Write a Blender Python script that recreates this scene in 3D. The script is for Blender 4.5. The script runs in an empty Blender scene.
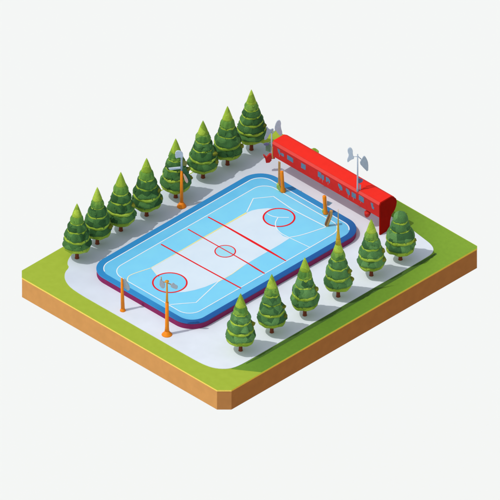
import bpy, bmesh, math, random
from mathutils import Vector, noise

S = 0.1                                   # metres per photo pixel
SQ2 = math.sqrt(2.0)
T = 0.57735                               # sin of the camera's elevation
CZ = 8.165                                # photo pixels per metre of height
scene = bpy.context.scene
C = scene.collection


def G(px, py, z=0.0):
    """world point at height z on the surface that shows at a photo pixel"""
    py = py + z * CZ
    r = (px - 250) * S
    d = -(py - 250) / T * S
    return Vector(((r - d) / SQ2, (r + d) / SQ2, z))


RIGHT = Vector((1, 1, 0)) / SQ2           # ground direction to the right of the view
AWAY = Vector((-1, 1, 0)) / SQ2           # ground direction away from the view


# ------------------------------------------------------------------ materials
def lin(c):
    c = c / 255.0
    return c / 12.92 if c <= 0.04045 else ((c + 0.055) / 1.055) ** 2.4


def rgb(r, g, b, k=1.0):
    return (min(lin(r) * k, .95), min(lin(g) * k, .95), min(lin(b) * k, .95), 1)


MATS = {}


def mat(name, base, rough=0.7, var=0.0, scale=3.0, spec=0.25, bump=0.0, bscale=20.0, second=None, metal=0.0):
    """procedural material: base colour broken by soft noise, fine bump"""
    if name in MATS:
        return MATS[name]
    m = bpy.data.materials.new(name)
    m.use_nodes = True
    nt = m.node_tree
    b = nt.nodes['Principled BSDF']
    b.inputs['Roughness'].default_value = rough
    b.inputs['Metallic'].default_value = metal
    b.inputs['Specular IOR Level'].default_value = spec
    tc = nt.nodes.new('ShaderNodeTexCoord')
    n = nt.nodes.new('ShaderNodeTexNoise')
    n.inputs['Scale'].default_value = scale
    n.inputs['Detail'].default_value = 5
    nt.links.new(tc.outputs['Object'], n.inputs['Vector'])
    r = nt.nodes.new('ShaderNodeValToRGB')
    nt.links.new(n.outputs['Fac'], r.inputs['Fac'])
    r.color_ramp.elements[0].position = 0.32
    r.color_ramp.elements[1].position = 0.68
    if second is None:
        lo = [max(0, c * (1 - var)) for c in base[:3]] + [1]
        hi = [min(.95, c * (1 + var)) for c in base[:3]] + [1]
    else:
        lo, hi = base, second
    r.color_ramp.elements[0].color = lo
    r.color_ramp.elements[1].color = hi
    nt.links.new(r.outputs['Color'], b.inputs['Base Color'])
    if bump > 0:
        n2 = nt.nodes.new('ShaderNodeTexNoise')
        n2.inputs['Scale'].default_value = bscale
        n2.inputs['Detail'].default_value = 4
        nt.links.new(tc.outputs['Object'], n2.inputs['Vector'])
        bp = nt.nodes.new('ShaderNodeBump')
        bp.inputs['Strength'].default_value = bump
        bp.inputs['Distance'].default_value = 0.03
        nt.links.new(n2.outputs['Fac'], bp.inputs['Height'])
        nt.links.new(bp.outputs['Normal'], b.inputs['Normal'])
    MATS[name] = m
    return m


def foliage(name, dark, mid, light):
    """needle clumps: stepped patches of three greens over a fine needle bump"""
    m = bpy.data.materials.new(name)
    m.use_nodes = True
    nt = m.node_tree
    b = nt.nodes['Principled BSDF']
    b.inputs['Roughness'].default_value = 0.8
    b.inputs['Specular IOR Level'].default_value = 0.15
    tc = nt.nodes.new('ShaderNodeTexCoord')
    oi = nt.nodes.new('ShaderNodeObjectInfo')
    add = nt.nodes.new('ShaderNodeVectorMath')
    nt.links.new(tc.outputs['Object'], add.inputs[0])
    nt.links.new(oi.outputs['Location'], add.inputs[1])
    v = nt.nodes.new('ShaderNodeTexVoronoi')
    v.inputs['Scale'].default_value = 1.15
    v.inputs['Randomness'].default_value = 1.0
    nt.links.new(add.outputs['Vector'], v.inputs['Vector'])
    sep = nt.nodes.new('ShaderNodeSeparateColor')
    nt.links.new(v.outputs['Color'], sep.inputs['Color'])
    r = nt.nodes.new('ShaderNodeValToRGB')
    r.color_ramp.interpolation = 'CONSTANT'
    e = r.color_ramp.elements
    e[0].position, e[0].color = 0.0, dark
    e[1].position, e[1].color = 0.74, light
    k = e.new(0.24)
    k.color = mid
    nt.links.new(sep.outputs['Red'], r.inputs['Fac'])
    # fine needles: darker and lighter flecks
    n = nt.nodes.new('ShaderNodeTexNoise')
    n.inputs['Scale'].default_value = 14
    n.inputs['Detail'].default_value = 5
    nt.links.new(add.outputs['Vector'], n.inputs['Vector'])
    rr = nt.nodes.new('ShaderNodeMapRange')
    rr.inputs['From Min'].default_value = .3
    rr.inputs['From Max'].default_value = .7
    rr.inputs['To Min'].default_value = .78
    rr.inputs['To Max'].default_value = 1.22
    nt.links.new(n.outputs['Fac'], rr.inputs['Value'])
    mx = nt.nodes.new('ShaderNodeVectorMath')
    mx.operation = 'MULTIPLY'
    nt.links.new(r.outputs['Color'], mx.inputs[0])
    nt.links.new(rr.outputs['Result'], mx.inputs[1])
    nt.links.new(mx.outputs['Vector'], b.inputs['Base Color'])
    bp = nt.nodes.new('ShaderNodeBump')
    bp.inputs['Strength'].default_value = .5
    bp.inputs['Distance'].default_value = .05
    nt.links.new(n.outputs['Fac'], bp.inputs['Height'])
    nt.links.new(bp.outputs['Normal'], b.inputs['Normal'])
    MATS[name] = m
    return m


def ramp_mat(name, axis, stops, rough=.75, spec=.2, var=.06, scale=4.0):
    """colour that changes along the object's own X or Y (metres), with soft noise"""
    m = bpy.data.materials.new(name)
    m.use_nodes = True
    nt = m.node_tree
    b = nt.nodes['Principled BSDF']
    b.inputs['Roughness'].default_value = rough
    b.inputs['Specular IOR Level'].default_value = spec
    tc = nt.nodes.new('ShaderNodeTexCoord')
    sp = nt.nodes.new('ShaderNodeSeparateXYZ')
    nt.links.new(tc.outputs['Object'], sp.inputs[0])
    mr = nt.nodes.new('ShaderNodeMapRange')
    lo, hi = stops[0][0], stops[-1][0]
    mr.inputs['From Min'].default_value = lo
    mr.inputs['From Max'].default_value = hi
    if axis == 'XY':                      # to the right of the view
        a = nt.nodes.new('ShaderNodeMath')
        nt.links.new(sp.outputs['X'], a.inputs[0])
        nt.links.new(sp.outputs['Y'], a.inputs[1])
        nt.links.new(a.outputs[0], mr.inputs['Value'])
    else:
        nt.links.new(sp.outputs[axis], mr.inputs['Value'])
    r = nt.nodes.new('ShaderNodeValToRGB')
    e = r.color_ramp.elements
    for i, (p, c) in enumerate(stops):
        q = (p - lo) / (hi - lo)
        if i == 0:
            e[0].position, e[0].color = q, c
        elif i == len(stops) - 1:
            e[len(e) - 1].position, e[len(e) - 1].color = q, c
        else:
            k = e.new(q)
            k.color = c
    nt.links.new(mr.outputs['Result'], r.inputs['Fac'])
    n = nt.nodes.new('ShaderNodeTexNoise')
    n.inputs['Scale'].default_value = scale
    n.inputs['Detail'].default_value = 6
    nt.links.new(tc.outputs['Object'], n.inputs['Vector'])
    rr = nt.nodes.new('ShaderNodeMapRange')
    rr.inputs['From Min'].default_value = .3
    rr.inputs['From Max'].default_value = .7
    rr.inputs['To Min'].default_value = 1 - var
    rr.inputs['To Max'].default_value = 1 + var
    nt.links.new(n.outputs['Fac'], rr.inputs['Value'])
    mx = nt.nodes.new('ShaderNodeVectorMath')
    mx.operation = 'MULTIPLY'
    nt.links.new(r.outputs['Color'], mx.inputs[0])
    nt.links.new(rr.outputs['Result'], mx.inputs[1])
    nt.links.new(mx.outputs['Vector'], b.inputs['Base Color'])
    MATS[name] = m
    return m


# ------------------------------------------------------------------ mesh helpers
def link(name, bm, m, parent=None, smooth=False, loc=None):
    """one mesh object; with a parent, loc is in the parent's frame"""
    bmesh.ops.recalc_face_normals(bm, faces=bm.faces)
    me = bpy.data.meshes.new(name)
    bm.to_mesh(me)
    bm.free()
    for k in (m if isinstance(m, (list, tuple)) else [m]):
        me.materials.append(k)
    if smooth:
        for p in me.polygons:
            p.use_smooth = True
    o = bpy.data.objects.new(name, me)
    C.objects.link(o)
    if parent is not None:
        o.parent = parent
    if loc is not None:
        o.location = loc
    return o


def thing(name, label, cat, loc, group=None):
    o = bpy.data.objects.new(name, None)
    o.empty_display_size = .2
    C.objects.link(o)
    o.location = loc
    tag(o, label, cat, group)
    return o


def tag(o, label, cat, group=None):
    o['label'] = label
    o['category'] = cat
    if group:
        o['group'] = group
    return o


def structure(o):
    o['kind'] = 'structure'
    return o


def prism(bm, pts, z0, z1, mi_side=0, mi_top=0):
    """upright prism over a ground polygon"""
    lo = [bm.verts.new((p[0], p[1], z0)) for p in pts]
    hi = [bm.verts.new((p[0], p[1], z1)) for p in pts]
    n = len(pts)
    bm.faces.new(hi).material_index = mi_top
    bm.faces.new(lo[::-1]).material_index = mi_side
    for i in range(n):
        bm.faces.new((lo[i], lo[(i + 1) % n], hi[(i + 1) % n], hi[i])).material_index = mi_side
    return bm


def slab_poly(bm, pts, axis, t):
    """extrude any planar polygon of 3D points by vector axis*t"""
    a = [bm.verts.new(p) for p in pts]
    b = [bm.verts.new(Vector(p) + axis * t) for p in pts]
    n = len(pts)
    bm.faces.new(a)
    bm.faces.new(b[::-1])
    for i in range(n):
        bm.faces.new((a[i], b[i], b[(i + 1) % n], a[(i + 1) % n]))
    return bm


def bevel(bm, w, seg=2):
    bmesh.ops.remove_doubles(bm, verts=bm.verts, dist=1e-5)
    bmesh.ops.bevel(bm, geom=[e for e in bm.edges if len(e.link_faces) == 2 and e.calc_face_angle(0) > .5],
                    offset=w, segments=seg, affect='EDGES', profile=.6, clamp_overlap=True)
    return bm


def lathe(bm, prof, n=20, lean=(0, 0), cx=0, cy=0):
    """surface of revolution, profile [(radius, z)], closed top and bottom"""
    rings = []
    z0 = prof[0][1]
    for r, z in prof:
        rings.append([bm.verts.new((cx + lean[0] * (z - z0) + r * math.cos(2 * math.pi * i / n),
                                    cy + lean[1] * (z - z0) + r * math.sin(2 * math.pi * i / n), z)) for i in range(n)])
    for a, b in zip(rings, rings[1:]):
        for i in range(n):
            bm.faces.new((a[i], a[(i + 1) % n], b[(i + 1) % n], b[i]))
    bm.faces.new(rings[0][::-1])
    bm.faces.new(rings[-1])
    return bm


def tube(bm, p, q, r, n=10):
    p, q = Vector(p), Vector(q)
    d = (q - p).normalized()
    u = d.orthogonal().normalized()
    w = d.cross(u)
    a = [bm.verts.new(p + (u * math.cos(2 * math.pi * i / n) + w * math.sin(2 * math.pi * i / n)) * r) for i in range(n)]
    b = [bm.verts.new(q + (u * math.cos(2 * math.pi * i / n) + w * math.sin(2 * math.pi * i / n)) * r) for i in range(n)]
    for i in range(n):
        bm.faces.new((a[i], a[(i + 1) % n], b[(i + 1) % n], b[i]))
    bm.faces.new(a[::-1])
    bm.faces.new(b)
    return bm


def smooth_path(pts, it=2, closed=False):
    """Chaikin corner cutting"""
    for _ in range(it):
        out = []
        n = len(pts)
        rng = range(n) if closed else range(n - 1)
        if not closed:
            out.append(pts[0])
        for i in rng:
            a, b = Vector(pts[i]), Vector(pts[(i + 1) % n])
            out += [a * .75 + b * .25, a * .25 + b * .75]
        if not closed:
            out.append(pts[-1])
        pts = out
    return pts


def ribbon(bm, pts, w, z, closed=False, t=0.003):
    """flat painted line of ground width w along ground points; w may be a list"""
    pts = [Vector((p[0], p[1])) for p in pts]
    n = len(pts)
    L, R = [], []
    for i in range(n):
        if closed:
            a, b = pts[(i - 1) % n], pts[(i + 1) % n]
        else:
            a, b = pts[max(i - 1, 0)], pts[min(i + 1, n - 1)]
        d = (b - a).normalized()
        nn = Vector((-d.y, d.x))
        ww = w[i] if isinstance(w, (list, tuple)) else w
        L.append(pts[i] + nn * ww / 2)
        R.append(pts[i] - nn * ww / 2)
    vl = [bm.verts.new((p.x, p.y, z)) for p in L]
    vr = [bm.verts.new((p.x, p.y, z)) for p in R]
    for i in range(n if closed else n - 1):
        j = (i + 1) % n
        bm.faces.new((vl[i], vr[i], vr[j], vl[j]))
    return bm


def rrect(x0, x1, y0, y1, r, k=14):
    pts = []
    for cx, cy, a in ((x1 - r, y1 - r, 0), (x0 + r, y1 - r, 90), (x0 + r, y0 + r, 180), (x1 - r, y0 + r, 270)):
        for i in range(k + 1):
            t = math.radians(a + 90 * i / k)
            pts.append(Vector((cx + r * math.cos(t), cy + r * math.sin(t), 0)))
    return pts


def X_of(u, z=0):
    return .12247 * (u + CZ * z - 394.34)


def Y_of(v, z=0):
    return .12247 * (-v - CZ * z + 105.66)


# ------------------------------------------------------------------ materials used
M_paper = mat('backdrop_white', rgb(242, 243, 239), 1.0, 0.0, spec=0.0)
M_turf = mat('turf_light', rgb(163, 184, 60), .9, spec=.1, scale=1.6, second=rgb(168, 189, 64), bump=.3, bscale=40)
M_turf_edge_l = mat('turf_edge_lit', rgb(252, 214, 96), .9, .05, 6)
M_turf_edge_r = mat('turf_edge_shaded', rgb(200, 160, 48, 1.3), .9, .05, 6)  # same edge band, shade of its right-facing sides painted in
M_edging = mat('turf_edging_dark', rgb(74, 106, 44), .9, .08, 5, spec=.1)
M_soil_lit = mat('soil_lit', rgb(209, 150, 86), .95, .04, 1.2, spec=.1, bump=.15, bscale=8)  # one soil in three tones: light and shade painted in by face direction
M_soil_half = mat('soil_half_lit', rgb(185, 126, 70), .95, .04, 1.2, spec=.1, bump=.15, bscale=8)
M_soil_shade = mat('soil_shaded', rgb(138, 86, 41, 1.45), .95, .05, 1.2, spec=.1, bump=.15, bscale=8)
M_maroon = mat('maroon_boards', rgb(140, 40, 94), .7, .05, 2, spec=.1)
M_ice = mat('ice_blue', rgb(126, 212, 249), .35, scale=.5, spec=.3, second=rgb(132, 218, 252))
M_ice_edge = mat('ice_blue_edge', rgb(104, 196, 240), .35, scale=.6, spec=.3, second=rgb(114, 203, 244))
M_pale = mat('ice_pale', rgb(218, 234, 247), .35, scale=.5, spec=.3, second=rgb(223, 238, 250))
M_line_w = mat('line_white', rgb(240, 246, 248), .5, .02, 4)
M_line_c = mat('line_cream', rgb(243, 240, 205), .5, .02, 4)
M_line_y = mat('line_yellow', rgb(250, 236, 140), .5, .02, 4)
M_line_r = mat('line_red', rgb(240, 12, 22), .5, .04, 4)
M_roof = mat('roof_red', rgb(248, 48, 36), .8, .03, 1.5, spec=.08)
M_fascia = mat('fascia_red', rgb(236, 70, 62), .5, .03, 1.5)
M_wall = mat('wall_red', rgb(216, 46, 42), .8, .05, 2.0, spec=.08)
M_end = mat('end_wall_red_shaded', rgb(158, 16, 6, 1.0), .9, .06, 2.0, spec=.04)  # red darkened: shade of the sunless end face put into the colour
M_pane = mat('pane_slate', rgb(78, 122, 146), .35, scale=5, spec=.3, second=rgb(112, 132, 158))
M_streak = mat('streak_pink', rgb(205, 112, 108), .7, .06, 8)
M_tan = mat('tan_wood', rgb(203, 150, 84), .7, .1, 6)
M_brown = mat('brown_wood', rgb(150, 98, 60), .7, .1, 6)
M_orange = mat('orange_paint', rgb(253, 132, 10, 1.12), .5, .05, 4)
M_gold = mat('golden_paint', rgb(232, 160, 40), .5, .05, 4)
M_steel = mat('pale_steel', rgb(178, 192, 208), .45, .05, 5)
M_grey = mat('grey_lamp', rgb(178, 189, 202, 1.25), .5, .06, 5)
M_grey_d = mat('dark_grey_lamp', rgb(152, 165, 178, 1.25), .5, .06, 5)
M_purple = mat('purple_lens', rgb(112, 112, 150), .3, .06, 5)
M_sage = mat('sage_box', rgb(120, 150, 122), .6, .08, 4)
M_red = mat('red_fixture', rgb(205, 34, 30), .5, .08, 4)
M_green_d = mat('green_lamp', rgb(54, 96, 60), .6, .08, 4)
M_pink = mat('pink_lens', rgb(224, 172, 178), .5, scale=6, second=rgb(232, 196, 150))
M_olive = mat('olive_bracket', rgb(128, 128, 66), .7, .08, 4)
M_lime_p = mat('lime_foot', rgb(172, 196, 92), .7, .08, 4)
M_trunk = mat('bark', rgb(120, 62, 42, 1.15), .9, .2, 9, spec=.1, bump=.5, bscale=18)

GR = foliage('needles_dark', rgb(48, 88, 44, 1.05), rgb(66, 110, 56, 1.05), rgb(82, 128, 66, 1.05))
GR2 = foliage('needles_mid', rgb(58, 100, 56, 1.05), rgb(78, 124, 68, 1.05), rgb(98, 146, 82, 1.05))
GR3 = foliage('needles_bright', rgb(84, 132, 58), rgb(104, 150, 62), rgb(122, 164, 66))
LIME = foliage('needles_lime', rgb(138, 170, 52), rgb(158, 188, 60), rgb(172, 200, 70))
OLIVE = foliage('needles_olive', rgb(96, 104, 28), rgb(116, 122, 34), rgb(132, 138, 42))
SPIRE = foliage('needles_golden', rgb(196, 150, 40), rgb(206, 166, 50), rgb(186, 170, 54))

# ------------------------------------------------------------------ setting
# white studio floor far below the floating block of land
bm = bmesh.new()
vs = [bm.verts.new((1600 * math.cos(a * math.pi / 32), 1600 * math.sin(a * math.pi / 32), -85)) for a in range(64)]
bm.faces.new(vs)
structure(link('backdrop_floor', bm, M_paper))

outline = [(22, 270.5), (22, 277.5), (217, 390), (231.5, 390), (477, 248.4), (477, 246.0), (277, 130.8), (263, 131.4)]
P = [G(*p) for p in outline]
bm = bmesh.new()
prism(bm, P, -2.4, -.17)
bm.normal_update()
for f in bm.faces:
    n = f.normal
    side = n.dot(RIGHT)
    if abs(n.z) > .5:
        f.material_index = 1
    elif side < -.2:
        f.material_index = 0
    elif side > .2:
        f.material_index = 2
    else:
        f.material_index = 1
structure(link('ground', bm, [M_soil_lit, M_soil_half, M_soil_shade]))

bm = bmesh.new()
cen = sum(P, Vector()) / len(P)
prism(bm, [p + (p - cen).normalized() * .02 for p in P], -.17, 0, 0, 2)
bm.normal_update()
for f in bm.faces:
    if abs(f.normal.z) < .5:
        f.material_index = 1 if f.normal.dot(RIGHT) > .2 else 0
structure(link('grass', bm, [M_turf_edge_l, M_turf_edge_r, M_turf]))

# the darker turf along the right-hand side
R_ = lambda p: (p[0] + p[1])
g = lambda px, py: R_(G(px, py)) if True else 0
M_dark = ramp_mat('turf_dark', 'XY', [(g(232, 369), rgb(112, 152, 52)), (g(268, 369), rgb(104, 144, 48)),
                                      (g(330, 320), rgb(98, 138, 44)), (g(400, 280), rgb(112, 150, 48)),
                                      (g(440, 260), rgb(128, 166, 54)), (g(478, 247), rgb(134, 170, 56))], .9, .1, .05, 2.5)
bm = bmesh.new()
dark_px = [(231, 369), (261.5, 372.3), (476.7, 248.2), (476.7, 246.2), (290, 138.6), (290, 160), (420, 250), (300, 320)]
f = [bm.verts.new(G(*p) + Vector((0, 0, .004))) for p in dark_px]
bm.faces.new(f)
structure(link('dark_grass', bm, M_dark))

snow_px = [(69, 258), (67, 264), (69.5, 267.5), (64.5, 273), (64.8, 281), (73, 290.5), (109, 311), (150, 334.5), (190, 357.5),
           (205, 365.5), (217, 369), (231, 369), (243, 364), (260, 354), (330, 313.5), (400, 273), (425, 258.5), (432, 254),
           (434, 249.5), (431, 244.5), (424, 239), (408, 227), (380, 210), (300, 160.5), (279, 148.5), (270, 147.5), (262, 143),
           (252, 140.6), (240, 146), (200, 169), (150, 197.9), (97, 228.6), (82, 240), (76, 250)]
SN = smooth_path([G(*p) for p in snow_px], 2, True)
M_snow = ramp_mat('snow', 'X', [(-13, rgb(208, 217, 231)), (-9, rgb(212, 220, 233)), (-2, rgb(226, 233, 243)), (6, rgb(226, 233, 244)),
                                (14, rgb(230, 236, 246))], .8, .15, .035, .45)
bm = bmesh.new()
prism(bm, SN, .0, .04)
structure(link('snow', bm, M_snow))

edge_px = [(246, 364.2), (262, 357.0), (330, 318), (400, 277.5), (425, 262.3), (437, 254.3)]
edge_in = [(436, 252.8), (425, 258.9), (400, 273.2), (330, 313.8), (262, 353.6), (246, 363.4)]
bm = bmesh.new()
bm.faces.new([bm.verts.new(G(*p) + Vector((0, 0, .009))) for p in edge_px + edge_in])
structure(link('dark_edging', bm, M_edging))

# ------------------------------------------------------------------ the rink
ZT = .75          # rim top
ZI = .715         # ice
rx0, rx1 = X_of(318.1, ZT), X_of(440.1, ZT)
ry0, ry1 = Y_of(218.2, ZT), Y_of(17.2, ZT)
rc = Vector(((rx0 + rx1) / 2, (ry0 + ry1) / 2, 0))
rink = thing('ice_rink', 'outdoor ice hockey rink with blue rim, maroon boards and red painted lines',
             'ice rink', (rc.x, rc.y, .04))
ro = Vector((rc.x, rc.y, .04))


def rl(p):                                  # world -> rink frame
    return Vector(p) - ro


def on_ice(px, py):
    return rl(G(px, py, ZI))


RAD = 2.35
outer = [rl(p) for p in rrect(rx0, rx1, ry0, ry1, RAD)]
W = .69
inner = [rl(p) for p in rrect(rx0 + W, rx1 - W, ry0 + W, ry1 - W, RAD - W)]
zt, zi = ZT - .04, ZI - .04


def ring(bm, prof):
    """sweep [(inset, z)] round the rink outline"""
    loops = []
    for ins, z in prof:
        pts = rrect(rx0 + ins, rx1 - ins, ry0 + ins, ry1 - ins, max(RAD - ins, .1))
        loops.append([bm.verts.new((p.x - ro.x, p.y - ro.y, z)) for p in pts])
    n = len(loops[0])
    for a, b in zip(loops, loops[1:]):
        for i in range(n):
            bm.faces.new((a[i], a[(i + 1) % n], b[(i + 1) % n], b[i]))


bm = bmesh.new()
ring(bm, [(.04, 0), (.04, zt - .1), (.10, zt - .1), (.10, 0), (.04, 0)])
bmesh.ops.remove_doubles(bm, verts=bm.verts, dist=1e-5)
link('boards', bm, M_maroon, rink)
u0 = (Vector((outer[0].x, outer[0].y)))
# blue rim, with shade painted in, darker toward the viewer's right
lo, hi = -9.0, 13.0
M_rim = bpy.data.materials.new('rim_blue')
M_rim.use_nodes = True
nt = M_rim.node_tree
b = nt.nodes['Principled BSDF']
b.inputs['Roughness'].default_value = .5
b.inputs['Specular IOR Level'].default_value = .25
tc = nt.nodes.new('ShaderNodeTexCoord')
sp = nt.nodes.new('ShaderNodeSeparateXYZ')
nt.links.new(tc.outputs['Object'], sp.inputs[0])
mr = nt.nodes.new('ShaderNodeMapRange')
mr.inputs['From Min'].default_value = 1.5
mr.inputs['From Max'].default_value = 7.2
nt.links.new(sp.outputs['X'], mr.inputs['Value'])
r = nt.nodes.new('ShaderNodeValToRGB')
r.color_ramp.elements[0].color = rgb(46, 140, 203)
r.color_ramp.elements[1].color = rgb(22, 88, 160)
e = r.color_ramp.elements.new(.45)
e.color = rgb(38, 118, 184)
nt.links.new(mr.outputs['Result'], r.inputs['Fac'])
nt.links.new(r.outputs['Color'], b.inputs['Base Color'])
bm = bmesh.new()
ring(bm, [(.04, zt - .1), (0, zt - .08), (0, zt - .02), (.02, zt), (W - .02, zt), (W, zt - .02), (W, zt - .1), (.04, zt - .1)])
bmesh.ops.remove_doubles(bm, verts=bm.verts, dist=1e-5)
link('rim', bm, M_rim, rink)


def sheet(name, pts, z, m):
    bm = bmesh.new()
    bm.faces.new([bm.verts.new((p.x, p.y, z)) for p in pts])
    return link(name, bm, m, rink)


sheet('ice', inner, zi, M_ice_edge)
# inner field inside the second white line
fx0, fx1 = X_of(335.0, ZI), X_of(426.4, ZI)
fy0, fy1 = Y_of(207.6, ZI), Y_of(29.6, ZI)
field = [rl(p) for p in rrect(fx0, fx1, fy0, fy1, 1.55)]
sheet('ice_field', field, zi + .004, M_ice)
pale_px = [(151, 268), (180, 251.5), (246, 213), (252, 210.5), (258, 209.2), (268, 208.2), (277, 209), (268, 214), (266, 220), (276, 227),
           (278, 231.5), (283, 236), (289.7, 238.2), (280, 244.5), (248, 263), (232, 273.5), (218, 281.5), (205, 287), (195, 290),
           (185, 292), (176, 292.5), (172, 284), (158, 277)]
sheet('pale_ice', [on_ice(*p) for p in pale_px], zi + .008, M_pale)


def line(name, px, w, m, z, closed=False, sm=0):
    pts = [on_ice(*p) for p in px]
    if sm:
        pts = smooth_path(pts, sm, closed)
    bm = bmesh.new()
    ribbon(bm, pts, w, zi + z, closed)
    return link(name, bm, m, rink)


# perimeter line against the rim: along the two far sides only
per = [rl(p) for p in rrect(rx0 + W + .05, rx1 - W - .05, ry0 + W + .05, ry1 - W - .05, RAD - W - .05)]
k = 15
bm = bmesh.new()
ribbon(bm, per[6:k * 3 - 4], .12, zi + .004)
link('white_line', bm, M_line_w, rink)
bm = bmesh.new()
ribbon(bm, field, .10, zi + .012, True)
link('white_line', bm, M_line_w, rink)
line('yellow_line', [(151, 268), (172, 256)], .10, M_line_c, .016)
line('yellow_line', [(172, 256), (198, 240.8), (222, 227), (246.5, 212.8)], [.08, .12, .13, .16], M_line_y, .016)
line('yellow_line', [(218, 282), (232, 274), (243, 266)], .10, M_line_c, .016)
line('white_line', [(127.5, 281), (127.5, 277.5), (131, 274.5), (151, 268)], .10, M_line_c, .016, sm=2)
line('white_line', [(151, 268), (159, 276.5)], .07, M_line_c, .016)
line('white_line', [(170, 304.7), (182, 303.6), (196, 302.6), (213.6, 286), (220, 280)], .10, M_line_w, .0135)
line('white_line', [(246.8, 212), (253.3, 198.6), (273.6, 196.6), (292.3, 209.5), (326, 226.8)], .11, M_line_w, .016)
line('white_line', [(289.7, 237.4), (298, 236), (308, 233.2), (326, 227)], .10, M_line_w, .016, sm=2)
line('white_line', [(289.7, 238), (310.5, 247.8)], .08, M_line_w, .020)

# red lines and circles
line('red_line', [(161, 244.3), (200, 266), (241, 288.3)], .16, M_line_r, .020)
line('centre_line', [(188, 229.3), (214, 244), (235, 255.8), (249, 264), (256, 268.5), (264.5, 273.6)],
     [.13, .12, .12, .15, .19, .14], M_line_r, .028)
line('red_line', [(208, 217), (228, 227.7), (250, 240.3), (268, 250.6), (286, 261)], [.14, .2, .27, .27, .13], M_line_r, .020)


def circle(px, py, rx, w, fill):
    c = on_ice(px, py)
    rad = rx * S
    pts = [c + Vector((rad * math.cos(a * math.pi / 36), rad * math.sin(a * math.pi / 36), 0)) for a in range(72)]
    sheet('circle_field', pts, zi + .016 if fill is not M_paleblue else zi + .020, fill)
    bm = bmesh.new()
    ribbon(bm, pts, w, zi + .024, True)
    link('face_off_circle', bm, M_line_r, rink)


M_paleblue = mat('ice_pale_blue', rgb(166, 226, 244), .35, .02, 1.0)
circle(225.2, 251.4, 10.2, .12, M_paleblue)
circle(279, 217.6, 15.6, .17, M_ice)
circle(169.8, 282.8, 17.0, .16, M_ice)
line('white_line', [(267, 213.6), (271, 216), (277, 217.5), (289, 217.6)], .09, M_line_w, .020, sm=2)
line('white_line', [(278, 217.7), (275, 223), (276, 228), (280.5, 233.5), (289.7, 238)], .10, M_line_w, .030, sm=2)


# ------------------------------------------------------------------ pines
def clump_ring(bm, R, z0, h, seed, prof, lobes=7, amp=.06, droop=.0, n=44):
    """one lumpy tier of boughs: profile [(radius factor, height factor)]"""
    rnd = random.Random(seed)
    ph = [rnd.uniform(0, 6.28) for _ in range(4)]
    rings = []
    for j, (rf, zf) in enumerate(prof):
        row = []
        for i in range(n):
            t = 2 * math.pi * i / n
            lob = abs(math.sin(t * lobes / 2 + ph[0])) - .6
            lo2 = math.sin(t * 3 + ph[1]) * .5 + math.sin(t * 5 + ph[2]) * .5
            nz = noise.noise(Vector((math.cos(t) * 2.1 + seed * 3.7, math.sin(t) * 2.1, zf * 1.5 + seed)))
            edge = math.sin(math.pi * min(max(zf, 0), 1)) * .6 + .4
            rr = R * rf * (1 + amp * (lob * .8 + lo2 * .4 + nz * 1.1) * edge)
            zz = z0 + h * zf + droop * h * (lob * .5 - lo2 * .35) * (1 - min(max(zf, 0), 1))
            row.append(bm.verts.new((rr * math.cos(t), rr * math.sin(t), zz)))
        rings.append(row)
    for a, b in zip(rings, rings[1:]):
        for i in range(n):
            bm.faces.new((a[i], a[(i + 1) % n], b[(i + 1) % n], b[i]))
    bm.faces.new(rings[0][::-1])
    bm.faces.new(rings[-1])


TIER = [(.50, -.07), (.88, -.05), (1.0, -.01), (1.03, .07), (1.0, .22), (.94, .45), (.86, .68), (.76, .90), (.58, 1.02), (.3, 1.1)]
SKIRT = [(.50, -.25), (.84, -.28), (.96, -.24), (1.0, -.12), (.98, .0), (.5, .05)]


def tufts(bm, R, h, seed, count, prof, size=1.0):
    """short drooping bough tips scattered over a tier, most of them along its lower rim"""
    rnd = random.Random(seed)
    for _ in range(count):
        t = rnd.uniform(0, 2 * math.pi)
        q = rnd.choice((0, 0, 0, 1, 1, 2)) if rnd.random() < .6 else rnd.uniform(0, 4)
        i = int(q)
        f = q - i
        i = min(i, len(prof) - 2)
        rf = prof[i][0] * (1 - f) + prof[i + 1][0] * f
        zf = prof[i][1] * (1 - f) + prof[i + 1][1] * f
        rr, zz = R * rf * rnd.uniform(.93, 1.0), h * zf
        L = rnd.uniform(.16, .30) * size
        wd = rnd.uniform(.10, .17) * size
        o = Vector((math.cos(t), math.sin(t), 0))
        s_ = Vector((-math.sin(t), math.cos(t), 0))
        dr = (o * rnd.uniform(.25, .6) + Vector((0, 0, -rnd.uniform(.7, 1))) + s_ * rnd.uniform(-.5, .5)).normalized()
        c = o * rr + Vector((0, 0, zz))
        nrm = (o + Vector((0, 0, .45))).normalized()
        a = bm.verts.new(c - dr * L * .5 - o * .05)
        l = bm.verts.new(c - s_ * wd - o * .02)
        r_ = bm.verts.new(c + s_ * wd - o * .02)
        m_ = bm.verts.new(c + nrm * .07 * size)
        e_ = bm.verts.new(c + dr * L)
        for tri in ((a, l, m_), (a, m_, r_), (l, e_, m_), (m_, e_, r_), (a, r_, e_), (a, e_, l)):
            bm.faces.new(tri)


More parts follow.
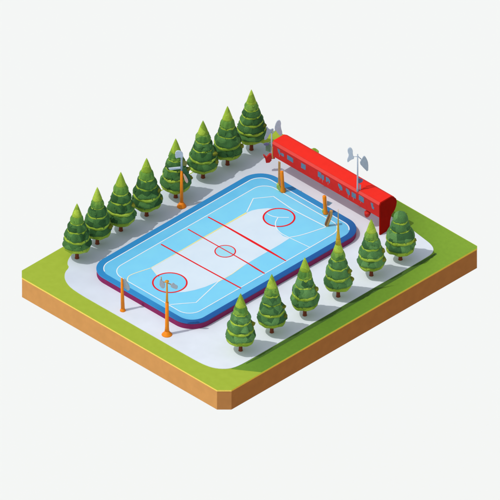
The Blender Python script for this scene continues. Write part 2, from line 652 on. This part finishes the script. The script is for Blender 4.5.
def pine(px, py, top_py, half_w, seed, label, group, tiers=4, pal=0, tip='lime', spire=None):
    rnd = random.Random(seed)
    root = thing('pine_tree', label, 'tree', G(px, py, .04), group)
    H = (py - top_py) / CZ
    R = half_w * S
    # trunk
    bm = bmesh.new()
    lathe(bm, [(.24, -.03), (.20, .1), (.19, .4), (.18, 1.3), (.12, H * .55)], 12)
    link('trunk', bm, M_trunk, root, True)
    z = zb = max(H * .262, 1.8)
    top = H * (.79 if tip else 1.0)
    if tiers == 5:
        radii = [1.0, .92, .76, .60, .45]
        hs = [1.12, 1.08, .98, .9, .8]
    else:
        radii = [1.0, .86, .65, .48]
        hs = [1.1, 1.08, 1.0, .9]
    if tip is None:
        radii = [1.0, .95, .70, .52]
        hs = [1.15, 1.1, 1.0, .75]
    tot = sum(hs)
    main = [GR, GR2][pal]
    for i in range(tiers):
        h = (top - zb) * hs[i] / tot
        rr = R * radii[i] * rnd.uniform(.97, 1.03)
        bm = bmesh.new()
        clump_ring(bm, rr, 0, h, seed * 10 + i, TIER, lobes=rnd.choice((7, 8, 9)), amp=.13, droop=.16)
        tufts(bm, rr, h, seed * 31 + i, int(26 * radii[i]), TIER[3:], .75)
        m = main
        if i == tiers - 1 and tip:
            m = GR3
        t = link('bough_tier', bm, m, root, True, loc=(0, 0, z))
        t.rotation_euler.z = rnd.uniform(0, 6)
        bm = bmesh.new()
        clump_ring(bm, rr * (.97 if i == 0 else 1.05), 0, h * (1.9 if i == 0 else 1.4), seed * 10 + i + 5, SKIRT, lobes=9, amp=.07, droop=.10)
        tufts(bm, rr, h, seed * 57 + i, 16, [(.90, -.22), (.95, -.14), (.96, -.04), (.94, .02)], .7)
        sk = link('lime_fringe', bm, LIME, t, True)
        sk.rotation_euler.z = -t.rotation_euler.z
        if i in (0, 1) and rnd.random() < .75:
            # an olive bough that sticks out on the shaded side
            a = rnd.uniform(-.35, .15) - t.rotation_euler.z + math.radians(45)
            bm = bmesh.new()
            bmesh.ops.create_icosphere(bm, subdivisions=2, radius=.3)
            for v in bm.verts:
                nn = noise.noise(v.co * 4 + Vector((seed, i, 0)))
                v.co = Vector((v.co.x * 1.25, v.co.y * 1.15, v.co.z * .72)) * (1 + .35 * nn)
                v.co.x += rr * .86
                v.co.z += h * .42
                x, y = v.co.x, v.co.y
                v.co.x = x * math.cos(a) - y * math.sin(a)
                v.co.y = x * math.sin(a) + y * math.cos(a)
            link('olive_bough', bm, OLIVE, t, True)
        z += h
    if tip:
        rr = R * (.345 if tiers == 4 else .33)
        hz = H - z + .12
        bm = bmesh.new()
        clump_ring(bm, rr, 0, hz, seed * 10 + 9, [(.7, -.04), (1.02, .03), (.98, .12), (.78, .32), (.52, .58), (.26, .82), (.03, 1.0)],
                   lobes=6, amp=.05, droop=.04, n=28)
        link('crown_tip', bm, LIME, root, True, loc=(0, 0, z - .12))
    if spire:
        bm = bmesh.new()
        zs = H - .55
        lathe(bm, [(.30, -.15), (.23, .35), (.15, 1.1), (.085, 2.2), (.012, (py - spire) / CZ - zs)], 12)
        link('golden_spire', bm, SPIRE, root, True, loc=(0, 0, zs))
    return root


GB = 'pines in the back row behind the rink'
GF = 'pines in the front row along the right of the rink'
back = [
    (77, 258, 203.4, 14.2, 'small pine at the far left end of the back row, beside the grass', 4),
    (97.3, 243.6, 187, 14.2, 'second pine from the left end of the back row', 4),
    (120.8, 230.5, 172, 15.2, 'third pine from the left end of the back row', 4),
    (146.6, 215.5, 158, 15.2, 'pine in the back row just left of the pole with the green lamp', 4),
    (175.7, 197.2, 138.5, 15.0, 'pine right behind the orange pole with the green lamp', 4),
    (203, 177.5, 120.5, 15.2, 'pine just right of the orange pole with the green lamp, in the back row', 4),
    (227.5, 164.5, 106, 14.8, 'second pine from the right end of the back row', 4),
    (251.4, 149.6, 89.5, 15.0, 'tallest pine at the right end of the back row, nearest the red building', 5),
]
for i, (px, py, tp, hw, lab, nt_) in enumerate(back):
    pine(px, py, tp, hw, 11 + i, lab, GB, nt_, 0)
front = [
    (240.6, 350.4, 293.3, 15, 'front pine nearest the bottom corner of the grass block', 4, 'lime', None),
    (271.8, 332.2, 274, 14.6, 'second pine from the bottom of the front row', 4, 'lime', None),
    (304.8, 315.2, 257.2, 14.4, 'third pine from the bottom of the front row', 4, 'lime', None),
    (338.2, 296.4, 238, 14.4, 'pine with a long golden spire on its tip', 4, 'lime', 209),
    (371.3, 275.3, 219, 14.2, 'front row pine with plain lime tip just below the hanging red cup', 4, 'lime', None),
    (400.4, 259.5, 213.5, 14.4, 'blunt-topped pine without a lime tip, right end of the front row', 4, None, None),
]
for i, (px, py, tp, hw, lab, nt_, tip, spire) in enumerate(front):
    pine(px, py, tp, hw, 41 + i, lab, GF, nt_, 1 if i < 4 else 1, tip, spire)

# a shrub that shows just above the roof
bm = bmesh.new()
bmesh.ops.create_icosphere(bm, subdivisions=3, radius=.55)
for v in bm.verts:
    nn = noise.noise(v.co * 2.6)
    v.co = v.co * (1 + .35 * nn)
    v.co.z = v.co.z * .9 + .5
sp_ = G(313, 157.5)
sh = link('shrub', bm, LIME, None, True, loc=(sp_.x, sp_.y, 0))
sh.scale = (1, 1, 1.0)
tag(sh, 'small lime green shrub peeking over the roof of the red building', 'shrub')

# ------------------------------------------------------------------ the red building
B0 = G(380, 235, .04)
BL = 15.2
bld = thing('grandstand', 'long raised red building with small slate windows and a red end wall in painted shade',
            'building', B0)
ZB = 2.08
# section in (y, z): y runs away from the rink
front_top, roof_z = 3.58, 3.84
sec = [(0, ZB), (0, front_top), (.15, roof_z), (1.66, roof_z), (2.10, 3.55), (2.32, 3.1), (2.10, ZB)]
x1, x0 = -.12, -BL


def strip(bm, a, b, xa, xb):
    q = [bm.verts.new((xa, a[0], a[1])), bm.verts.new((xb, a[0], a[1])), bm.verts.new((xb, b[0], b[1])), bm.verts.new((xa, b[0], b[1]))]
    bm.faces.new(q)


bm = bmesh.new()
strip(bm, sec[0], sec[1], x0, x1)
for a, b in ((3, 4), (4, 5), (5, 6), (6, 0)):
    if a >= 4:
        strip(bm, sec[a], sec[b], x0, x1)
bm.faces.new([bm.verts.new((x0, y, z)) for y, z in sec])
bmesh.ops.remove_doubles(bm, verts=bm.verts, dist=1e-4)
link('wall', bm, M_wall, bld)
bm = bmesh.new()
slab_poly(bm, [Vector((x0 - .03, -.03, front_top)), Vector((x0 - .03, .0, front_top - .05)), Vector((x0 - .03, .16, roof_z - .03)), Vector((x0 - .03, .13, roof_z + .02))],
          Vector((1, 0, 0)), BL - .12 + .03)
link('fascia', bm, M_fascia, bld)
bm = bmesh.new()
rp = [(.135, roof_z + .03), (1.66, roof_z + .03), (2.12, 3.575), (2.10, 3.55), (1.66, roof_z - .01), (.165, roof_z - .01)]
slab_poly(bm, [Vector((x0 - .06, y, z)) for y, z in rp], Vector((1, 0, 0)), BL - .12 + .06)
link('roof', bm, M_roof, bld)
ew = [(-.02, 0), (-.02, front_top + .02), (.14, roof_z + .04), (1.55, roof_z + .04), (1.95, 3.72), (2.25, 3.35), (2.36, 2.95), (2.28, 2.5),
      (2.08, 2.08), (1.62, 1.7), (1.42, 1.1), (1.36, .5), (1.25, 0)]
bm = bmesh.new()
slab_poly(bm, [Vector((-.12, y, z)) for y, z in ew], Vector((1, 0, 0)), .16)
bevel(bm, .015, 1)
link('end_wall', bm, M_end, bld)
for lx in (x0 + .25, x0 + 5.2, x0 + 10.2):
    bm = bmesh.new()
    slab_poly(bm, [Vector((lx + a, 2.08 + b, 0)) for a, b in ((0, 0), (.2, 0), (.2, .18), (0, .18))], Vector((0, 0, 1)), ZB + .3)
    link('leg', bm, M_wall, bld)
bm = bmesh.new()
slab_poly(bm, [Vector((x0 - .05 + a, -.05 + b, ZB - .25)) for a, b in ((0, 0), (.14, 0), (.14, .14), (0, .14))], Vector((0, 0, 1)), 1.35)
link('corner_post', bm, M_tan, bld)

# windows of the front: photo x, photo y of the middle, width, height, shape
wins = [(279.2, 151.5, 3.6, 4.6, 'J'), (282.6, 154.6, 2.6, 2.8, 'q'), (290.2, 158.7, 6.0, 4.6, 'r'), (303.4, 166.2, 4.6, 5.0, 'q'),
        (319.6, 174.6, 3.4, 5.2, 'q'), (322.8, 177.2, 2.4, 4.6, 'q'), (328.0, 180.2, 4.0, 5.0, 'd'), (340.2, 187.0, 4.6, 5.4, 'o'),
        (347.9, 191.8, 4.2, 5.6, 'o'), (353.8, 195.2, 4.2, 4.8, 'q'), (361.4, 198.8, 5.0, 5.6, 'r'), (372.4, 205.8, 3.4, 5.4, 'J')]
rndw = random.Random(5)
for px, py, w_, h_, shp in wins:
    xc = (px - 380) / .7071 * S
    gy = 235 + (px - 380) * T
    zc = (gy - py) / CZ - .02
    zc = min(max(zc, ZB + .35), front_top - .34)
    hw, hh = w_ * S / .7071 / 2, h_ / CZ / 2 * 1.0
    if shp == 'q':
        out = [(-1, -1), (1, -1), (1, 1), (-1, 1)]
    elif shp == 'r':
        out = [(-1, -.8), (1, -1), (1, .8), (.2, 1), (-1, 1)]
    elif shp == 'o':
        out = [(-.9, .3), (-.9, 1), (.3, .95), (.95, .3), (1, -.7), (.4, -1), (-.3, -.6)]
    elif shp == 'd':
        out = [(-1, -.9), (-1, 1), (.3, 1), (1, .4), (1, -.6), (.5, -1), (.4, -.3), (-.2, -.3), (-.2, -.9)]
    else:
        out = [(-1, 1), (.4, 1), (.5, -.1), (1, -.2), (1, -1), (-.1, -1), (-.6, -.3)]
    bm = bmesh.new()
    slab_poly(bm, [Vector((xc + a * hw, -.012, zc + b_ * hh)) for a, b_ in out], Vector((0, 1, 0)), .03)
    wo = link('window', bm, M_pane, bld)
    if rndw.random() < .7:
        bm = bmesh.new()
        zz = zc - hh - .04
        zl = max(ZB + .06, zz - rndw.uniform(.16, .34))
        if zz - zl > .05:
            xo = xc + rndw.uniform(-.3, .3) * hw
            slab_poly(bm, [Vector((xo - .05, -.008, zz)), Vector((xo + .05, -.008, zz)), Vector((xo + .03, -.008, zl)), Vector((xo - .03, -.008, zl))],
                      Vector((0, 1, 0)), .02)
            link('drip_streak', bm, M_streak, wo)


# ------------------------------------------------------------------ floodlights and other small things
def panel(name, base, px_pts, m, parent, depth=0.0, t=.14, sm=1, bv=.02):
    """flat upright shape, outline given in photo pixels, standing on a vertical plane through the thing's base"""
    bpx, bpy_, bz = base
    pts = []
    for (x, y) in px_pts:
        # height and sideways offset relative to the base, depth toward the viewer
        pts.append(Vector(((x - bpx) * S, 0, (bpy_ - y) / CZ)))
    if sm:
        pts = smooth_path(pts, sm, True)
    pts = [RIGHT * p.x + Vector((0, 0, p.z + (depth * T / .8165))) - AWAY * depth for p in pts]
    bm = bmesh.new()
    slab_poly(bm, pts, AWAY, t)
    if bv:
        bevel(bm, bv, 1)
    return link(name, bm, m, parent)


def off(base, x, y, depth=0.0):
    return RIGHT * ((x - base[0]) * S) + Vector((0, 0, (base[1] - y) / CZ + depth * T / .8165)) - AWAY * depth


GP = 'orange floodlight poles round the rink'
# front pole whose two lamps hang over the left face-off circle
b_ = (167, 334.5, .04)
p = thing('floodlight_pole', 'tall orange pole with flared foot before the rink, two grey lamps on top', 'floodlight', G(*b_), GP)
bm = bmesh.new()
lathe(bm, [(.55, 0), (.5, .08), (.34, .22), (.24, .45)], 24)
link('foot', bm, M_orange, p, True)
bm = bmesh.new()
lathe(bm, [(.24, .40), (.2, 1.0), (.17, 3.95)], 18)
link('sleeve', bm, M_orange, p, True)
bm = bmesh.new()
lathe(bm, [(.13, 3.9), (.09, 5.6), (.07, 6.3), (.2, 6.48), (.2, 6.55)], 14)
link('mast', bm, M_gold, p, True)
bm = bmesh.new()
tube(bm, off(b_, 167.2, 282.6), off(b_, 161.5, 281.5), .05)
tube(bm, off(b_, 161.5, 281.0), off(b_, 161.2, 277), .05)
tube(bm, off(b_, 167.2, 283), off(b_, 173, 285), .05)
link('bracket', bm, M_tan, p, True)
panel('lamp_head', b_, [(160, 279), (162.2, 281), (165, 284), (165, 288), (162.5, 289), (159.5, 286), (159.4, 283)], M_grey_d, p, .1)
panel('lamp_head', b_, [(170.5, 285), (173.2, 282.8), (175, 285), (178, 286.2), (177.2, 289.6), (173.5, 288.6), (170.8, 287.2)], M_grey_d, p, .1)

b_ = (122.8, 310.6, .04)
p = thing('floodlight_pole', 'short orange pole at the left corner of the rink with one grey lamp', 'floodlight', G(*b_), GP)
bm = bmesh.new()
lathe(bm, [(.30, 0), (.28, .08), (.22, .2), (.18, .35)], 20)
link('foot', bm, M_orange, p, True)
bm = bmesh.new()
lathe(bm, [(.2, .3), (.17, 2.0), (.10, 3.95)], 18, lean=tuple(-.028 * RIGHT.xy))
link('pole', bm, M_orange, p, True)
panel('lamp_head', b_, [(122.5, 279.5), (125, 279), (127.2, 282), (130.3, 288.5), (128.5, 291.4), (125, 288.8), (122.6, 286)], M_grey_d, p, -.05)

b_ = (181.6, 206.5, .04)
p = thing('floodlight_pole', 'orange pole before the back pines with a dark green lamp and pale panels', 'floodlight', G(*b_), GP)
bm = bmesh.new()
lathe(bm, [(.48, 0), (.44, .15), (.30, .35), (.18, .55)], 24)
link('foot', bm, M_orange, p, True)
bm = bmesh.new()
lathe(bm, [(.18, .5), (.16, 2.0), (.13, 4.4)], 18)
link('pole', bm, M_orange, p, True)
bm = bmesh.new()
tube(bm, off(b_, 181.6, 171), off(b_, 181.6, 152.5), .10)
link('mast', bm, M_steel, p, True)
panel('lamp_head', b_, [(182, 170), (185.5, 167.6), (188, 173.6), (191.6, 181), (190, 183.4), (187, 179.6), (183.6, 174.4)], M_green_d, p, .15)
panel('lamp_lens', b_, [(182.8, 173), (185.5, 175.6), (188.6, 181), (187.2, 184), (184.7, 181)], M_pink, p, .32, .1)
panel('lamp_panel', b_, [(175, 152), (179, 150.5), (183, 153), (183, 158.5), (179, 157.5), (175.4, 159)], M_grey, p, .15)
panel('lamp_panel', b_, [(168.5, 168.4), (180.5, 167.2), (180.8, 169), (169.5, 170.4)], M_grey, p, .15, sm=0)
panel('bracket', b_, [(182.4, 160), (187.2, 162.4), (186.6, 166), (182.4, 166)], M_olive, p, .05, sm=0)

b_ = (283.0, 191.6, ZI)
p = thing('floodlight_pole', 'orange and tan pole at the rink edge below the red building left end', 'floodlight', G(*b_), GP)
panel('foot', b_, [(276.0, 186.5), (278.6, 184), (281, 188), (281, 191.5), (278, 190.3)], M_lime_p, p, .05, .4)
panel('base_plate', b_, [(280, 190.5), (285.5, 190), (286, 192.8), (283, 193.6), (280, 192.4)], M_olive, p, .0, .5)
panel('mast', b_, [(278.2, 162.0), (280.6, 163.0), (280.4, 188), (278, 188)], M_tan, p, -.15, .2, sm=0)
bm = bmesh.new()
lathe(bm, [(.28, 0), (.27, .15), (.2, .45), (.18, 1.2), (.17, 2.45), (.12, 2.5)], 18, lean=tuple(RIGHT.xy * -.05))
link('sleeve', bm, M_orange, p, True)

b_ = (325.6, 213.6, ZI)
p = thing('floodlight_pole', 'stubby orange pole at the rink edge with a grey flap, above the plank', 'floodlight', G(*b_), GP)
bm = bmesh.new()
lathe(bm, [(.27, 0), (.26, .12), (.2, .4), (.19, 1.1), (.2, 2.1), (.14, 2.18)], 18, lean=tuple(RIGHT.xy * -.06))
link('sleeve', bm, M_orange, p, True)
panel('foot', b_, [(321.8, 210.6), (324, 209.4), (325, 213), (322.6, 213.4)], M_lime_p, p, .1, .25)
panel('flap', b_, [(327, 201), (332.6, 203), (329.2, 205.8), (327, 206)], M_grey_d, p, -.12, .08, sm=0)

b_ = (327, 226.8, ZI)
p = thing('leaning_plank', 'short tan and brown wooden plank tilted at the right corner of the rink', 'plank', G(*b_))
panel('board', b_, [(330, 211.2), (332.7, 211.7), (332.4, 216), (327.8, 227.6), (325.9, 226.5), (330, 216)], M_tan, p, .0, .3, sm=0)
panel('backing', b_, [(329.9, 211.2), (329.9, 216), (325.8, 226.4), (324.6, 224.8), (327.4, 217.6)], M_brown, p, .0, .26, sm=0)

# steel masts
GM = 'grey steel lamp masts by the red building'
rz = roof_z + .07
b_ = (357.6, 190.2, rz)
p = thing('lamp_mast', 'pale steel mast on the red building roof with two grey paddle lamps', 'lamp mast', G(*b_), GM)
bm = bmesh.new()
lathe(bm, [(.13, -.1), (.1, .3), (.075, 2.2), (.06, 4.4)], 14)
link('mast', bm, M_steel, p, True)
bm = bmesh.new()
tube(bm, off(b_, 357.6, 156), off(b_, 361, 159), .05)
tube(bm, off(b_, 357.6, 156.6), off(b_, 353.4, 156.6), .035)
tube(bm, off(b_, 361, 159), off(b_, 362.5, 160.5), .05)
link('cross_arm', bm, M_steel, p, True)
panel('lamp_head', b_, [(347.6, 149), (350.2, 147.4), (352.8, 150.2), (352.8, 155.6), (354.6, 158.8), (350.8, 160), (347.6, 163), (347, 159.8),
                        (349, 155.6), (347.6, 152)], M_grey, p, .05)
panel('lamp_head', b_, [(364, 155.6), (366.6, 159), (368.4, 164), (368.2, 172.6), (363.5, 168), (359.4, 163.4), (361.5, 160)], M_grey_d, p, .05, sm=1)
panel('sensor', b_, [(358, 178), (360, 179.6), (363.4, 180.2), (362, 182.6), (358, 184)], M_purple, p, -.05, .2)
panel('cable_box', b_, [(359.4, 184.8), (361, 185), (360.8, 190.4), (359.2, 190)], M_steel, p, -.05, .1, sm=0)

b_ = (271.6, 156.5, .04)
p = thing('lamp_mast', 'pale steel mast with sage box at the left end of the red building', 'lamp mast', G(*b_), GM)
bm = bmesh.new()
lathe(bm, [(.1, 0), (.08, .4), (.07, 2.9)], 14)
link('mast', bm, M_steel, p, True)
bm = bmesh.new()
tube(bm, off(b_, 271.6, 134), off(b_, 275.6, 130), .05)
link('cross_arm', bm, M_steel, p, True)
panel('lamp_head', b_, [(263.4, 140), (267, 131), (266, 125.6), (269.6, 130.2), (273.2, 128.2), (273.8, 131), (270, 133.6), (266.6, 140)], M_steel, p, .05, .1)
panel('lamp_head', b_, [(276.4, 121.6), (279.4, 119.8), (281.2, 123), (280.6, 127), (282.8, 134.6), (280, 136.4), (276, 131), (274.2, 129)], M_grey, p, .05, .12)
panel('control_box', b_, [(265.6, 145.5), (270.6, 143.5), (270.6, 152.4), (265.6, 151)], M_sage, p, .05, .4, sm=0)
panel('lens', b_, [(263, 144.2), (266, 142.8), (269.6, 143.6), (268.8, 145.4), (265, 146)], M_purple, p, .2, .1)


# red fixtures under the two ends of the building
def cup(base, label, out, m_parts):
    p = thing('hanging_fixture', label, 'fixture', G(*base), 'small red fixtures hanging from the red building')
    for nm, pts, d, t in m_parts:
        panel(nm, base, pts, M_red, p, d, t, sm=0)
    return p


b_ = (268.4, 159.5, 1.6)
cup(b_, 'red two-pronged fixture sticking out of the left end of the red building', None,
    [('cup', [(263.0, 155.4), (264.8, 156.4), (266.4, 157.9), (269.4, 154.6), (271.6, 155), (271.6, 160.6), (269.6, 162.8), (266, 163.2), (265.2, 159)], 0, .3),
     ('bracket', [(270.5, 156.6), (275, 157.2), (275, 159), (270.5, 159)], -.1, .12)])
# hung from the underside of the front wall
fr = Vector(B0) + Vector(((366 - 380) / .7071 * S, .12, ZB))
pxh = 366
gyh = 235 + (366 - 380) * T
b_ = (366, gyh - 1.0, ZB - .9)
hx = thing('hanging_fixture', 'red cup-shaped fixture hanging under the red building above a pine tip', 'fixture',
           (fr.x, fr.y, B0.z + ZB), 'small red fixtures hanging from the red building')
bm = bmesh.new()
tube(bm, (0, 0, .03), (0, 0, -.22), .05)
link('stem', bm, M_red, hx, True)
bm = bmesh.new()
lathe(bm, [(.03, -.98), (.16, -.88), (.27, -.70), (.33, -.46), (.34, -.30), (.27, -.27), (.08, -.20)], 20, lean=(.1, .1))
link('cup', bm, M_red, hx, True)

# ------------------------------------------------------------------ light
SUN_EL = math.radians(61)
to = (RIGHT * -.944 + AWAY * -.33).normalized()        # ground direction toward the sun
az = math.atan2(to.x, to.y)                             # clockwise from +Y
w = bpy.data.worlds.new('World')
scene.world = w
w.use_nodes = True
nt = w.node_tree
bg = nt.nodes['Background']
sky = nt.nodes.new('ShaderNodeTexSky')
sky.sky_type = 'NISHITA'
sky.sun_disc = False
sky.sun_elevation = SUN_EL
sky.sun_rotation = az
sky.air_density = 1.0
sky.dust_density = 1.5
sky.ozone_density = 1.0
hs = nt.nodes.new('ShaderNodeHueSaturation')
hs.inputs['Saturation'].default_value = .36
nt.links.new(sky.outputs[0], hs.inputs['Color'])
nt.links.new(hs.outputs['Color'], bg.inputs[0])
bg.inputs[1].default_value = 0.134
sl = bpy.data.lights.new('sun', 'SUN')
sl.energy = 1.70
sl.angle = math.radians(.5)
sl.color = (1, .97, .90)
so = bpy.data.objects.new('sun', sl)
C.objects.link(so)
d = Vector((to.x * math.cos(SUN_EL), to.y * math.cos(SUN_EL), math.sin(SUN_EL)))
so.rotation_euler = d.to_track_quat('Z', 'Y').to_euler()
so.location = d * 60

# ------------------------------------------------------------------ camera
cam = bpy.data.cameras.new('camera')
cam.type = 'ORTHO'
cam.ortho_scale = 50
cam.clip_end = 5000
co = bpy.data.objects.new('camera', cam)
C.objects.link(co)
el = math.asin(T)
fwd = AWAY * math.cos(el) - Vector((0, 0, 1)) * math.sin(el)
co.location = -fwd * 120
co.rotation_euler = (math.pi / 2 - el, 0, math.pi / 4)
scene.camera = co

scene.view_settings.view_transform = 'Standard'
scene.view_settings.look = 'None'
scene.view_settings.exposure = 0
scene.cycles.max_bounces = 6
